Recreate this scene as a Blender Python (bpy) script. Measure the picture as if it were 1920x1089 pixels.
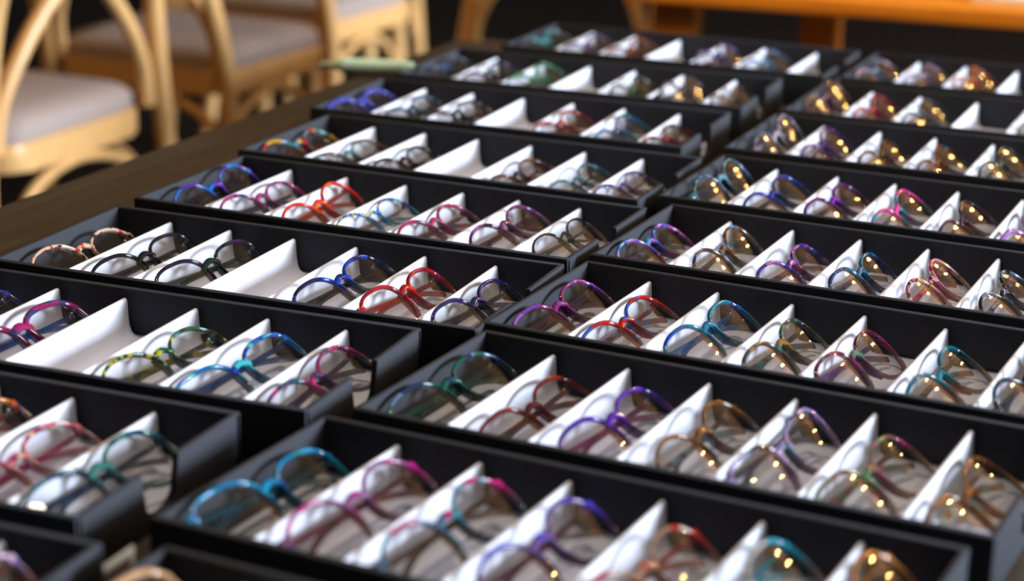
import bpy, bmesh, math, random
from mathutils import Matrix, Vector

for o in list(bpy.data.objects): bpy.data.objects.remove(o)
S = bpy.context.scene
C = S.collection
PI = math.pi

# ------------------------------------------------------------------ camera, world, lights, exposure
cam_data = bpy.data.cameras.new('camera')
cam = bpy.data.objects.new('camera', cam_data); C.objects.link(cam)
cam_data.sensor_width = 36.0
cam_data.lens = 71.38
cam_data.clip_start = 0.02
TABLE = 0.74
cam_rot = ((0.91735, -0.13688, 0.37381), (0.39745, 0.26210, -0.87940), (0.02240, 0.95528, 0.29484))
cam.matrix_world = Matrix.Translation((0.99309, -1.43602, TABLE + 0.034 + 0.46661)) @ Matrix(cam_rot).to_4x4()
cam_data.dof.use_dof = True
cam_data.dof.focus_distance = 1.60
cam_data.dof.aperture_fstop = 4.3
S.camera = cam

S.view_settings.view_transform = 'Standard'
S.view_settings.look = 'None'
S.view_settings.gamma = 1.0
S.view_settings.use_curve_mapping = False
S.view_settings.exposure = 0.0
S.cycles.transparent_max_bounces = 32
S.cycles.max_bounces = 8

world = bpy.data.worlds.new('world'); S.world = world; world.use_nodes = True
world.node_tree.nodes['Background'].inputs[0].default_value = (1.0, 0.86, 0.72, 1)
world.node_tree.nodes['Background'].inputs[1].default_value = 0.05

def area(name, loc, target, sx, sy, power, col):
    l = bpy.data.lights.new(name, 'AREA'); l.shape = 'RECTANGLE'; l.size = sx; l.size_y = sy
    l.energy = power; l.color = col
    o = bpy.data.objects.new(name, l); C.objects.link(o); o.location = loc
    o.rotation_euler = (Vector(target) - Vector(loc)).to_track_quat('-Z', 'Y').to_euler()
    return o
# daylight coming in through the big side window in the right wall
area('window_daylight', (6.9, 2.6, 2.45), (0.0, 0.8, 0.8), 2.9, 1.60, 1380, (0.75, 0.855, 1.0))

def spot(name, loc, target, power, half, col):
    l = bpy.data.lights.new(name, 'SPOT'); l.energy = power; l.color = col; l.shadow_soft_size = 0.03
    l.spot_size = math.radians(half * 2); l.spot_blend = 0.35
    o = bpy.data.objects.new(name, l); C.objects.link(o); o.location = loc
    o.rotation_euler = (Vector(target) - Vector(loc)).to_track_quat('-Z', 'Y').to_euler()
# two warm spots, added to brighten the orange table
spot('added_table_spot', (0.35, 0.25, 3.3), (0.25, 1.85, 0.70), 330, 9, (1.0, 0.76, 0.48))
spot('added_table_spot', (1.05, 0.30, 3.3), (0.95, 1.95, 0.70), 330, 9, (1.0, 0.76, 0.48))

# warm overhead fill, added to lift the tray floors
spot('added_downlight', (0.38, 0.28, 3.35), (0.38, 0.28, 0.7), 95, 27, (1.0, 0.85, 0.70))
bpy.data.lights['added_downlight'].shadow_soft_size = 0.2

# ------------------------------------------------------------------ colour helpers
def lin(c):
    return tuple((v / 255) / 12.92 if v / 255 <= 0.04045 else ((v / 255 + 0.055) / 1.055) ** 2.4 for v in c)
def rgba(c): return (*lin(c), 1)

def new_mat(name):
    m = bpy.data.materials.new(name); m.use_nodes = True
    nt = m.node_tree
    return m, nt, nt.nodes['Principled BSDF'], nt.nodes['Material Output']

def plain(name, col, rough=0.5, spec=0.5, noise=0.0, nscale=40.0, bump=0.0, metal=0.0, stretch=None):
    m, nt, b, out = new_mat(name)
    b.inputs['Base Color'].default_value = rgba(col)
    b.inputs['Roughness'].default_value = rough
    b.inputs['Specular IOR Level'].default_value = spec
    b.inputs['Metallic'].default_value = metal
    if noise or bump:
        tc = nt.nodes.new('ShaderNodeTexCoord'); mp = nt.nodes.new('ShaderNodeMapping')
        nt.links.new(tc.outputs['Object'], mp.inputs[0])
        if stretch: mp.inputs['Scale'].default_value = stretch
        n = nt.nodes.new('ShaderNodeTexNoise'); n.inputs['Scale'].default_value = nscale
        n.inputs['Detail'].default_value = 4
        nt.links.new(mp.outputs[0], n.inputs['Vector'])
        if noise:
            mx = nt.nodes.new('ShaderNodeMixRGB'); mx.blend_type = 'MIX'
            mx.inputs[1].default_value = rgba(tuple(max(0, v * (1 - noise)) for v in col))
            mx.inputs[2].default_value = rgba(tuple(min(255, v * (1 + noise)) for v in col))
            nt.links.new(n.outputs['Fac'], mx.inputs[0]); nt.links.new(mx.outputs[0], b.inputs['Base Color'])
        if bump:
            bp = nt.nodes.new('ShaderNodeBump'); bp.inputs['Strength'].default_value = bump
            bp.inputs['Distance'].default_value = 0.001
            nt.links.new(n.outputs['Fac'], bp.inputs['Height']); nt.links.new(bp.outputs[0], b.inputs['Normal'])
    return m

M_black = plain('black_leatherette', (56, 58, 64), 0.75, 0.12, 0.15, 900, 0.25)
M_white = plain('white_padded_vinyl', (228, 231, 244), 0.42, 0.4, 0.02, 60, 0.06)
M_table = plain('dark_stained_table', (70, 61, 51), 0.5, 0.3, 0.35, 6, 0.1, stretch=(14, 1, 6))
M_wood = plain('pale_bentwood', (220, 172, 110), 0.35, 0.5, 0.12, 9, 0.0, stretch=(6, 6, 1))
M_fabric = plain('grey_brown_seat_cloth', (166, 150, 142), 0.9, 0.2, 0.08, 300, 0.5)
M_orange = plain('orange_varnished_wood', (232, 130, 36), 0.35, 0.5, 0.25, 5, 0.0, stretch=(1, 10, 10))
M_orange_dark = plain('reddish_brown_wood', (150, 78, 38), 0.4, 0.5, 0.25, 5, 0.0, stretch=(10, 10, 1))
M_floor = plain('dark_floor_boards', (22, 17, 14), 0.5, 0.4, 0.3, 3, 0.0, stretch=(1, 8, 1))
M_wall = plain('charcoal_wall_paint', (13, 13, 17), 0.8, 0.2, 0.1, 4)
M_panel = plain('added_wood_panelling', (122, 98, 66), 0.5, 0.4, 0.3, 4, 0.0, stretch=(9, 1, 1))
M_ceil = plain('cream_ceiling', (150, 140, 122), 0.8, 0.2)
M_curtain = plain('dark_navy_cloth', (26, 34, 46), 0.9, 0.1, 0.2, 30)
M_pen = plain('pale_green_plastic', (206, 236, 200), 0.4, 0.5)
M_beige = plain('beige_cloth_tab', (122, 110, 94), 0.8, 0.2, 0.05, 200)
M_paper = plain('white_paper', (232, 226, 220), 0.7, 0.2)
M_steel = plain('hinge_steel', (190, 190, 190), 0.25, 0.5, metal=1.0)
M_brass = plain('brass', (190, 150, 80), 0.3, 0.5, metal=1.0)
M_pad = None

def emit(name, col, strength):
    m = bpy.data.materials.new(name); m.use_nodes = True; nt = m.node_tree
    for n in list(nt.nodes): nt.nodes.remove(n)
    o = nt.nodes.new('ShaderNodeOutputMaterial'); e = nt.nodes.new('ShaderNodeEmission')
    e.inputs[0].default_value = rgba(col); e.inputs[1].default_value = strength
    nt.links.new(e.outputs[0], o.inputs[0]); return m
M_bulb = emit('glowing_bulb', (255, 196, 118), 560)
M_shade = emit('glowing_amber_shade', (255, 150, 50), 7)

def glass_mat(name, tint, refl=1.0):
    m = bpy.data.materials.new(name); m.use_nodes = True; nt = m.node_tree
    for n in list(nt.nodes): nt.nodes.remove(n)
    o = nt.nodes.new('ShaderNodeOutputMaterial')
    t = nt.nodes.new('ShaderNodeBsdfTransparent'); t.inputs[0].default_value = (*tint, 1)
    g = nt.nodes.new('ShaderNodeBsdfGlossy'); g.inputs['Roughness'].default_value = 0.015
    f = nt.nodes.new('ShaderNodeFresnel')
    ge = nt.nodes.new('ShaderNodeNewGeometry'); io = nt.nodes.new('ShaderNodeMath'); io.operation = 'MULTIPLY_ADD'
    io.inputs[1].default_value = 1 / 1.5 - 1.5; io.inputs[2].default_value = 1.5      # same index from either side of the thin lens
    nt.links.new(ge.outputs['Backfacing'], io.inputs[0]); nt.links.new(io.outputs[0], f.inputs[0])
    mul = nt.nodes.new('ShaderNodeMath'); mul.operation = 'MULTIPLY'; mul.inputs[1].default_value = refl; mul.use_clamp = True
    mx = nt.nodes.new('ShaderNodeMixShader')
    nt.links.new(f.outputs[0], mul.inputs[0]); nt.links.new(mul.outputs[0], mx.inputs[0])
    nt.links.new(t.outputs[0], mx.inputs[1]); nt.links.new(g.outputs[0], mx.inputs[2])
    nt.links.new(mx.outputs[0], o.inputs[0]); return m
M_lens = glass_mat('clear_demo_lens', (0.97, 0.968, 0.965), 0.9)
M_lens_grey = glass_mat('grey_green_lens', (0.74, 0.78, 0.77), 1.0)
M_pane = glass_mat('window_glass', (0.97, 0.98, 0.98), 1.0)

DARK = 0.66
def rgbd(c): return (*[v * DARK for v in lin(c)], 1)
def frame_mat(name, top, bottom=None, accents=(), alpha=0.95, balpha=None, scale=130.0, pos=0.45, edge=0.35):
    """acetate: top colour (with speckles) fading to the lower-rim colour, which may be see-through"""
    m, nt, b, out = new_mat(name)
    L = nt.links.new
    tc = nt.nodes.new('ShaderNodeTexCoord')
    sep = nt.nodes.new('ShaderNodeSeparateXYZ'); L(tc.outputs['Object'], sep.inputs[0])
    mr = nt.nodes.new('ShaderNodeMapRange')
    mr.inputs['From Min'].default_value = 0.02 * (pos - 0.5) * 2 + 0.02 * edge
    mr.inputs['From Max'].default_value = 0.02 * (pos - 0.5) * 2 - 0.02 * edge
    L(sep.outputs['Y'], mr.inputs['Value'])
    b.inputs['Roughness'].default_value = 0.09
    b.inputs['Specular IOR Level'].default_value = 0.6
    mix = nt.nodes.new('ShaderNodeMixRGB'); L(mr.outputs[0], mix.inputs[0])
    bottom = bottom or top
    balpha = alpha if balpha is None else balpha
    if accents:
        vo = nt.nodes.new('ShaderNodeTexVoronoi'); vo.inputs['Scale'].default_value = scale
        L(tc.outputs['Object'], vo.inputs['Vector'])
        s2 = nt.nodes.new('ShaderNodeSeparateColor'); L(vo.outputs['Color'], s2.inputs[0])
        cr = nt.nodes.new('ShaderNodeValToRGB'); cr.color_ramp.interpolation = 'CONSTANT'
        cols = [top] + list(accents)
        els = cr.color_ramp.elements
        els[0].position = 0.0; els[0].color = rgbd(cols[0])
        els[1].position = 0.42; els[1].color = rgbd(cols[1])
        for i, c in enumerate(cols[2:]):
            e = els.new(0.42 + 0.58 * (i + 1) / (len(cols) - 1)); e.color = rgbd(c)
        L(s2.outputs[0], cr.inputs[0]); L(cr.outputs[0], mix.inputs[1])
        s3 = nt.nodes.new('ShaderNodeMath'); s3.operation = 'MULTIPLY'; s3.inputs[1].default_value = 1.0
    else:
        mix.inputs[1].default_value = rgbd(top)
    mix.inputs[2].default_value = rgbd(bottom)
    L(mix.outputs[0], b.inputs['Base Color'])
    am = nt.nodes.new('ShaderNodeMapRange'); L(mr.outputs[0], am.inputs['Value'])
    am.inputs['To Min'].default_value = alpha; am.inputs['To Max'].default_value = balpha
    tr = nt.nodes.new('ShaderNodeBsdfTransparent')
    lt = nt.nodes.new('ShaderNodeMixRGB'); lt.inputs[0].default_value = 0.6
    L(mix.outputs[0], lt.inputs[1]); lt.inputs[2].default_value = (1, 1, 1, 1); L(lt.outputs[0], tr.inputs[0])
    ms = nt.nodes.new('ShaderNodeMixShader')
    L(am.outputs[0], ms.inputs[0]); L(tr.outputs[0], ms.inputs[1]); L(b.outputs[0], ms.inputs[2])
    L(ms.outputs[0], out.inputs[0])
    return m

# ------------------------------------------------------------------ mesh helpers
def to_mesh(name, bm, smooth=True, angle=40):
    bmesh.ops.recalc_face_normals(bm, faces=bm.faces)
    me = bpy.data.meshes.new(name); bm.to_mesh(me); bm.free()
    if smooth:
        for f in me.polygons: f.use_smooth = True
        try: me.set_sharp_from_angle(angle=math.radians(angle))
        except Exception: pass
    return me
def link(name, me, mat, parent=None, loc=None):
    o = bpy.data.objects.new(name, me); C.objects.link(o)
    if parent: o.parent = parent
    if loc: o.location = loc
    if mat is not None:
        if not me.materials: me.materials.append(mat)
        if me.materials[0] != mat:
            o.material_slots[0].link = 'OBJECT'; o.material_slots[0].material = mat
    return o
def box(bm, x0, x1, y0, y1, z0, z1, bev=0.0, seg=2):
    r = bmesh.ops.create_cube(bm, size=1.0)
    vs = r['verts']
    for v in vs:
        v.co = Vector((x0 + (v.co.x + .5) * (x1 - x0), y0 + (v.co.y + .5) * (y1 - y0), z0 + (v.co.z + .5) * (z1 - z0)))
    if bev:
        es = {e for v in vs for e in v.link_edges}
        bmesh.ops.bevel(bm, geom=list(es), offset=bev, segments=seg, affect='EDGES', profile=0.5)
def prism(bm, poly, axis, a0, a1, bev=0.0):
    """poly of 2D points extruded along axis ('x': points are (y,z); 'y': (x,z); 'z': (x,y))"""
    def P(q, a):
        return {'x': (a, q[0], q[1]), 'y': (q[0], a, q[1]), 'z': (q[0], q[1], a)}[axis]
    A = [bm.verts.new(P(q, a0)) for q in poly]; B = [bm.verts.new(P(q, a1)) for q in poly]
    n = len(poly); fs = [bm.faces.new(A), bm.faces.new(B[::-1])]
    for i in range(n): fs.append(bm.faces.new((A[i], B[i], B[(i + 1) % n], A[(i + 1) % n])))
    if bev:
        es = {e for f in fs for e in f.edges}
        bmesh.ops.bevel(bm, geom=list(es), offset=bev, segments=2, affect='EDGES', profile=0.5)
def catmull(pts, n=8):
    P = [Vector(p) for p in pts]; P = [2 * P[0] - P[1]] + P + [2 * P[-1] - P[-2]]
    out = []
    for i in range(1, len(P) - 2):
        for k in range(n):
            t = k / n; a, b, c, d = P[i - 1], P[i], P[i + 1], P[i + 2]
            out.append(.5 * ((2 * b) + (c - a) * t + (2 * a - 5 * b + 4 * c - d) * t * t + (3 * b - a - 3 * c + d) * t ** 3))
    out.append(P[-2]); return out
def sweep(bm, pts, ra, rb=None, ref=(0, 0, 1), seg=10, closed=False, expo=2.0, scale=None):
    """sweep a (super)elliptic section along pts; ra is measured along ref, rb across it"""
    rb = rb or ra; pts = [Vector(p) for p in pts]; n = len(pts); rings = []
    sec = []
    for k in range(seg):
        a = 2 * PI * (k + .5) / seg; c, s = math.cos(a), math.sin(a)
        sec.append((math.copysign(abs(c) ** (2 / expo), c), math.copysign(abs(s) ** (2 / expo), s)))
    for i, p in enumerate(pts):
        t = (pts[(i + 1) % n] - pts[i - 1]) if closed else (pts[min(i + 1, n - 1)] - pts[max(i - 1, 0)])
        t.normalize()
        r = Vector(ref[i] if isinstance(ref, list) else ref); r = r - t * r.dot(t)
        if r.length < 1e-6: r = t.orthogonal()
        r.normalize(); q = t.cross(r); k = scale[i] if scale else 1
        rings.append([bm.verts.new(p + r * (u * ra * k) + q * (w * rb * k)) for u, w in sec])
    m = n if closed else n - 1
    for i in range(m):
        A, B = rings[i], rings[(i + 1) % n]
        for k in range(seg): bm.faces.new((A[k], A[(k + 1) % seg], B[(k + 1) % seg], B[k]))
    if not closed: bm.faces.new(rings[0][::-1]); bm.faces.new(rings[-1])
def ball(bm, c, r, sc=(1, 1, 1), u=12, v=8, rot=None):
    M = Matrix.Translation(c) @ (rot or Matrix.Identity(4)) @ Matrix.Diagonal((*[r * s for s in sc], 1))
    bmesh.ops.create_uvsphere(bm, u_segments=u, v_segments=v, radius=1.0, matrix=M)
def lathe(bm, prof, seg=24):
    rings = [[bm.verts.new((r * math.cos(2 * PI * k / seg), r * math.sin(2 * PI * k / seg), z)) for k in range(seg)] for r, z in prof]
    for A, B in zip(rings, rings[1:]):
        for k in range(seg): bm.faces.new((A[k], A[(k + 1) % seg], B[(k + 1) % seg], B[k]))
    bm.faces.new(rings[0][::-1]); bm.faces.new(rings[-1])

def tag(o, label, cat, group=None):
    o['label'] = label; o['category'] = cat
    if group: o['group'] = group
    return o
def empty(name, loc=(0, 0, 0), rz=0.0):
    o = bpy.data.objects.new(name, None); C.objects.link(o)
    o.empty_display_size = 0.05; o.location = loc; o.rotation_euler = (0, 0, rz); return o
def struct(name, bm, mat, smooth=False):
    o = link(name, to_mesh(name, bm, smooth), mat); o['kind'] = 'structure'; return o

# ------------------------------------------------------------------ the room
HC = 3.4
b = bmesh.new(); box(b, -4.6, 7.1, -4.1, 6.6, -0.1, 0.0); struct('floor', b, M_floor)
b = bmesh.new(); box(b, -4.6, 7.1, -4.1, 6.6, HC, HC + .1); struct('ceiling', b, M_ceil)
b = bmesh.new(); box(b, -4.6, -4.5, -4.1, 6.6, 0, HC); struct('wall_left', b, M_wall)
b = bmesh.new(); box(b, -4.5, 7.0, 6.5, 6.6, 0, HC); struct('wall_back', b, M_wall)
b = bmesh.new(); box(b, -4.5, 7.0, 6.46, 6.5, 1.15, HC); struct('trim_1', b, M_panel)  # unseen panel band, added for the warm streaks reflected in the lenses
b = bmesh.new(); box(b, -4.5, 7.0, -4.1, -4.0, 0, HC); struct('wall_front', b, M_wall)
b = bmesh.new()
box(b, 7.0, 7.1, -4.1, 1.1, 0, HC); box(b, 7.0, 7.1, 4.1, 6.6, 0, HC)
box(b, 7.0, 7.1, 1.1, 4.1, 0, 1.62); box(b, 7.0, 7.1, 1.1, 4.1, 3.28, HC); struct('wall_right', b, M_wall)
w1 = empty('window_1', (7.05, 2.6, 1.62)); w1['kind'] = 'structure'
b = bmesh.new()
box(b, -.04, .04, -1.5, -1.45, 0, 1.66); box(b, -.04, .04, 1.45, 1.5, 0, 1.66)
box(b, -.04, .04, -1.45, 1.45, 0, .05); box(b, -.04, .04, -1.45, 1.45, 1.61, 1.66); box(b, -.03, .03, -.02, .02, .05, 1.61)
link('window_frame', to_mesh('window_frame', b, False), M_orange_dark, w1)
b = bmesh.new(); box(b, -.004, .004, -1.45, 1.45, .05, 1.61)
link('window_pane', to_mesh('window_pane', b, False), M_pane, w1)

# ------------------------------------------------------------------ the dark table the trays lie on
tb = tag(empty('display_table', (0.55, 0.0, 0)), 'large dark stained table carrying all the black trays', 'table')
b = bmesh.new(); box(b, -0.73, 0.95, -1.0, 1.105, TABLE - .04, TABLE, .003)
link('tabletop', to_mesh('tabletop', b), M_table, tb)
for sx in (-.62, .84):
    for sy in (-.88, .98):
        b = bmesh.new(); box(b, sx - .035, sx + .035, sy - .035, sy + .035, 0, TABLE - .04, .004)
        link('leg', to_mesh('leg', b), M_table, tb)
b = bmesh.new()
box(b, -.585, .805, -.895, -.865, TABLE - .13, TABLE - .04); box(b, -.585, .805, .965, .995, TABLE - .13, TABLE - .04)
link('apron', to_mesh('apron', b, False), M_table, tb)

# ------------------------------------------------------------------ trays
PITCH = 0.060
XL, XR = 0.0066, 0.4146            # inner ends
YB, YF = 0.0035, -0.1720           # inner back and front
ZD, ZR = 0.034, 0.0404             # top of dividers, top of rim
WT = 0.0065                        # long wall
WE = 0.0042                        # end wall
TRAYS = {
    'L0': (-0.0220, -0.6120, 0.0260, [0] * 6),
    'L1': (-0.0588, -0.4067, 0.0304, [0.0, 0.0, 0.0, 0.0, -0.0012, 0.0009]),
    'L2': (-0.0302, -0.2067, 0.0465, [0.0, -0.0017, -0.0021, -0.0009, -0.0008, 0.0031]),
    'L3': (0.0000, 0.0000, 0.0335, [0.0001, -0.002, -0.0009, -0.0028, -0.0002, 0.0026]),
    'L4': (-0.0021, 0.2157, -0.0041, [0.0001, 0.0005, 0.0029, 0.0016, -0.0021, -0.0022]),
    'L5': (-0.0188, 0.4199, 0.0048, [0.0012, 0.0002, 0.0001, -0.0006, -0.002, -0.0007]),
    'L6': (-0.0584, 0.6264, 0.0383, [-0.0001, -0.0014, 0.0002, -0.0006, -0.0006, 0.0026]),
    'L7': (-0.0624, 0.8412, 0.0384, [-0.0016, 0.0004, 0.0004, -0.002, -0.0016, 0.0037]),
    'L8': (-0.0258, 1.0757, 0.0127, [0.0, -0.001, 0.0004, 0.0, -0.0036, 0.0041]),
    'R9': (0.4250, -0.5880, -0.0530, [0] * 6),
    'R0': (0.4069, -0.3739, -0.0527, [0.001, -0.001, -0.0008, -0.0005, 0.0014, -0.0001]),
    'R1': (0.4270, -0.1690, -0.0525, [0.0019, -0.0006, -0.0001, 0.002, -0.0032, 0.0007]),
    'R2': (0.4272, 0.0322, -0.0474, [0.0015, -0.0009, 0.0004, -0.0018, 0.0006, 0.0001]),
    'R3': (0.4286, 0.2370, -0.0300, [0.0021, -0.0005, 0.0002, -0.0007, -0.001, 0.0]),
    'R4': (0.4111, 0.4461, -0.0200, [0.0009, 0.0018, -0.0015, -0.0011, -0.0002, 0.0]),
    'R5': (0.4017, 0.6614, -0.0028, [0.0, 0.0004, -0.0005, 0.0001, 0.0, 0.0]),
    'R6': (0.4025, 0.8682, 0.0012, [0.0008, -0.0029, 0.002, 0.0, 0.0, 0.0]),
    'R7': (0.4099, 1.0837, 0.0035, [-0.0002, -0.0014, 0.0016, 0.0, 0.0, 0.0]),
}
ORD = {'L0': 'front left tray', 'L1': 'second left tray', 'L2': 'third left tray', 'L3': 'fourth left tray',
       'L4': 'fifth left tray', 'L5': 'sixth left tray', 'L6': 'seventh left tray', 'L7': 'eighth left tray', 'L8': 'rearmost left tray',
       'R9': 'front right tray', 'R0': 'second right tray', 'R1': 'third right tray', 'R2': 'fourth right tray', 'R3': 'fifth right tray',
       'R4': 'sixth right tray', 'R5': 'seventh right tray', 'R6': 'eighth right tray', 'R7': 'rearmost right tray'}
TRAY_LABEL = {
    'L0': 'black tray cut off at the bottom left corner of the photo',
    'L1': 'black tray, second from front on left, showing two white dividers',
    'L2': 'black tray on left holding the magenta and blue glasses, left end out of frame',
    'L3': 'black tray on left holding plain black and bright red glasses',
    'L4': 'black tray on left holding the scarlet orange glasses',
    'L5': 'black tray on left whose first glasses have a yellow rim',
    'L6': 'black tray on left whose first glasses are periwinkle blue',
    'L7': 'black tray, second from the back on left, beside the green pen',
    'L8': 'rearmost black tray of the left column at the table end',
    'R9': 'black tray with tan glasses cut off at the bottom edge of the photo',
    'R0': 'black tray on right starting with bright turquoise glasses',
    'R1': 'black tray on right holding lilac and black lace glasses',
    'R2': 'black tray on right starting with purple and magenta glasses',
    'R3': 'black tray on right starting with blue and pink speckled glasses',
    'R4': 'black tray on right holding hot pink and teal glasses',
    'R5': 'black tray on right starting with grey lilac crystal glasses',
    'R6': 'black tray on right with brown gold glasses first, then red ones',
    'R7': 'rearmost black tray of the right column at the table end'}

def tray_box_mesh():
    bm = bmesh.new()
    x0, x1, y0, y1 = XL - WE, XR + WE, YF - WT, YB + WT
    box(bm, x0, x1, y0, y1, 0, .0035, .001)
    box(bm, x0, x1, YB, y1, .002, ZR, .0014); box(bm, x0, x1, y0, YF, .002, ZR, .0014)
    box(bm, x0, XL, y0 + .001, y1 - .001, .002, ZR - .0002, .0014)
    # right end wall with a rounded finger notch in its upper edge
    n0, n1 = -0.108, -0.068
    poly = [(y1 - .001, .002), (y1 - .001, ZR - .0002), (n1, ZR - .0002)]
    cy, hw = (n0 + n1) / 2, (n1 - n0) / 2
    for k in range(0, 9):
        a = PI * k / 8
        poly.append((cy + hw * .92 * math.cos(a), .0200 - .0115 * math.sin(a)))
    poly += [(n0, ZR - .0002), (y0 + .001, ZR - .0002), (y0 + .001, .002)]
    prism(bm, poly, 'x', XR, x1, .0011)
    return to_mesh('tray_box', bm, True, 35)
def liner_mesh():
    bm = bmesh.new(); box(bm, XL + .0004, XR - .0004, YF + .0004, YB - .0004, .0035, .0052, .0004)
    return to_mesh('liner', bm)
def divider_mesh():
    half = [(.0000, ZD), (.0011, ZD - .0003), (.0018, ZD - .0012), (.0021, ZD - .0028), (.0024, .026), (.0029, .018),
            (.0038, .012), (.0054, .0082), (.0080, .0060), (.0112, .0052)]
    poly = half + [(-.0112, .0050)] + [(-x, z) for x, z in half[::-1][:-1]]
    bm = bmesh.new(); prism(bm, poly, 'y', YF + .0008, YB - .0032)
    return to_mesh('divider', bm, True, 60)
ME_box, ME_liner, ME_div = tray_box_mesh(), liner_mesh(), divider_mesh()
tray_obj = {}
for t, (X, Y, a, dx) in TRAYS.items():
    r = tag(empty('display_tray', (X, Y, TABLE), a), TRAY_LABEL[t], 'tray', 'black eyewear trays on the table')
    tray_obj[t] = r
    link('tray_box', ME_box, M_black, r)
    l = link('liner', ME_liner, M_white, r); l['label'] = 'white padded liner'
    for k in range(1, 7):
        d = link('divider', ME_div, M_white, r, (k * PITCH + dx[k - 1], 0, 0)); d['label'] = 'white padded divider'
bm = bmesh.new(); box(bm, 0, .0014, -.030, 0, .0, .026, .0006)
o = link('label_tab', to_mesh('label_tab', bm), M_beige, tray_obj['L0'], (XR + WE + .0145, .016, .0135)); o['label'] = 'beige cloth tab'
bm = bmesh.new(); box(bm, 0, .0150, -.026, 0, .0, .006, .0006)
link('tab_base', to_mesh('tab_base', bm), M_beige, tray_obj['L0'], (XR + WE - .0002, .0, .0135))

# ------------------------------------------------------------------ eyeglasses
N0 = 0.0200          # frame plane above the glasses' own origin (folded temples lie below it)
SHAPES = {           # A, B, bridge, exponent, widen-top, cat lift, rim half width, rim half depth
    'oval':   (.0580, .0375, .0190, 2.25, .05, .000, .0014, .0019),
    'soft':   (.0590, .0390, .0190, 2.6, .08, .001, .0015, .0019),
    'rect':   (.0590, .0360, .0195, 3.1, .06, .001, .0015, .0019),
    'round':  (.0560, .0435, .0200, 2.1, .04, .000, .0014, .0018),
    'cat':    (.0585, .0400, .0185, 2.6, .10, .005, .0016, .0019),
    'panto':  (.0575, .0415, .0195, 2.5, .14, .001, .0015, .0019),
    'big':    (.0600, .0440, .0185, 2.6, .10, .003, .0015, .0019),
    'slim':   (.0580, .0350, .0190, 2.3, .05, .000, .0010, .0014),
    'chunky': (.0580, .0390, .0185, 2.7, .10, .002, .0024, .0023),
}
LENS_R = 0.105
def outline(sh, s, grow=0.0, n=56):
    A, B, D, ex, kp, cat, rt, rd = SHAPES[sh]
    cx = s * (A + D) / 2; pts = []
    for k in range(n):
        a = 2 * PI * k / n; c, q = math.cos(a), math.sin(a)
        x = math.copysign(abs(c) ** (2 / ex), c) * (A / 2 + grow); y = math.copysign(abs(q) ** (2 / ex), q) * (B / 2 + grow)
        x *= 1 + kp * (y / (B / 2)) * .5
        out = s * x / (A / 2)
        y += cat * max(0, out) ** 2 * (1 if y > 0 else .35)
        if out < 0 and y < 0: y *= 1 - .10 * abs(out) ** 2          # nose cut
        pts.append((cx + x, y))
    return cx, pts
def depth(cx, u, v):
    return N0 - u * u / 1.5 + .0022 - ((u - cx) ** 2 + v * v) / (2 * LENS_R)
def front_mesh(sh):
    A, B, D, ex, kp, cat, rt, rd = SHAPES[sh]; bm = bmesh.new()
    inner = []
    for s in (-1, 1):
        cx, pts = outline(sh, s, rt * .8)
        P = [(u, v, depth(cx, u, v) - .0006) for u, v in pts]
        sweep(bm, P, rd, rt, (0, 0, 1), 10, True, 2.6)
        w = (A + D / 2 + rt)                                           # end piece and hinge block
        hv = B * .27 + cat * .8
        zz = depth(cx, s * w, hv)
        sweep(bm, catmull([(s * (w - .004), hv, zz + .0004), (s * (w + .0015), hv, zz - .0006), (s * (w + .0032), hv, zz - .0045), (s * (w + .0030), hv, zz - .0075)], 4),
              .0030 if rt > .0011 else .0016, .0017, (0, 1, 0), 8, False, 3)
    # bridge: saddle that arches between the two rims
    hw = D / 2 - .0004; zb = depth((A + D) / 2, D / 2, B * .2)
    yb = B * .235
    path = catmull([(-hw - .0022, yb - .001, zb - .0006), (-hw * .55, yb + .0016, zb + .0006), (0, yb + .0026, zb + .0012), (hw * .55, yb + .0016, zb + .0006), (hw + .0022, yb - .001, zb - .0006)], 5)
    sweep(bm, path, (.0026 if rt < .002 else .0036) if rt > .0011 else .0014, .0018, (0, 1, 0), 10, False, 2.6)
    return to_mesh('frame_front', bm, True, 50)
def pad_mesh(sh, s):
    """thick moulded nose side that runs down behind the inner rim"""
    A, B, D, ex, kp, cat, rt, rd = SHAPES[sh]; bm = bmesh.new()
    cx, pts = outline(sh, s, rt * .9, 112)
    sel = [q for q in pts if (q[0] - cx) * s < -A * .28 and -B * .40 < q[1] < B * .26]
    sel.sort(key=lambda q: -q[1]); sel = sel[::2]
    P = [(u, v, depth(cx, u, v) - .0034) for u, v in sel]; n = len(P)
    k = 1.0 if rt > .0011 else .45
    sweep(bm, P, .0025 * k, .0014 * k, (0, 0, 1), 8, False, 2.4, [.45 + .55 * math.sin(PI * min(1, (i + 1) / n * 1.15)) for i in range(n)])
    return to_mesh('nose_pad', bm, True, 60)
def lens_mesh(sh, s):
    A, B, D, ex, kp, cat, rt, rd = SHAPES[sh]; cx, pts = outline(sh, s, -.0001); bm = bmesh.new()
    n = len(pts); fr = [0.0, .35, .65, .86, 1.0]; th = .0015
    def surf(off):
        rings = []
        for f in fr[1:]:
            rings.append([bm.verts.new((cx + (u - cx) * f, v * f, depth(cx, cx + (u - cx) * f, v * f) + off)) for u, v in pts])
        c = bm.verts.new((cx, 0, depth(cx, cx, 0) + off))
        for k in range(n): bm.faces.new((c, rings[0][k], rings[0][(k + 1) % n]))
        for R1, R2 in zip(rings, rings[1:]):
            for k in range(n): bm.faces.new((R1[k], R2[k], R2[(k + 1) % n], R1[(k + 1) % n]))
        return rings[-1]
    a, b2 = surf(0.0), surf(-th)
    for k in range(n): bm.faces.new((a[k], a[(k + 1) % n], b2[(k + 1) % n], b2[k]))
    return to_mesh('lens', bm, True, 60)
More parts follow.
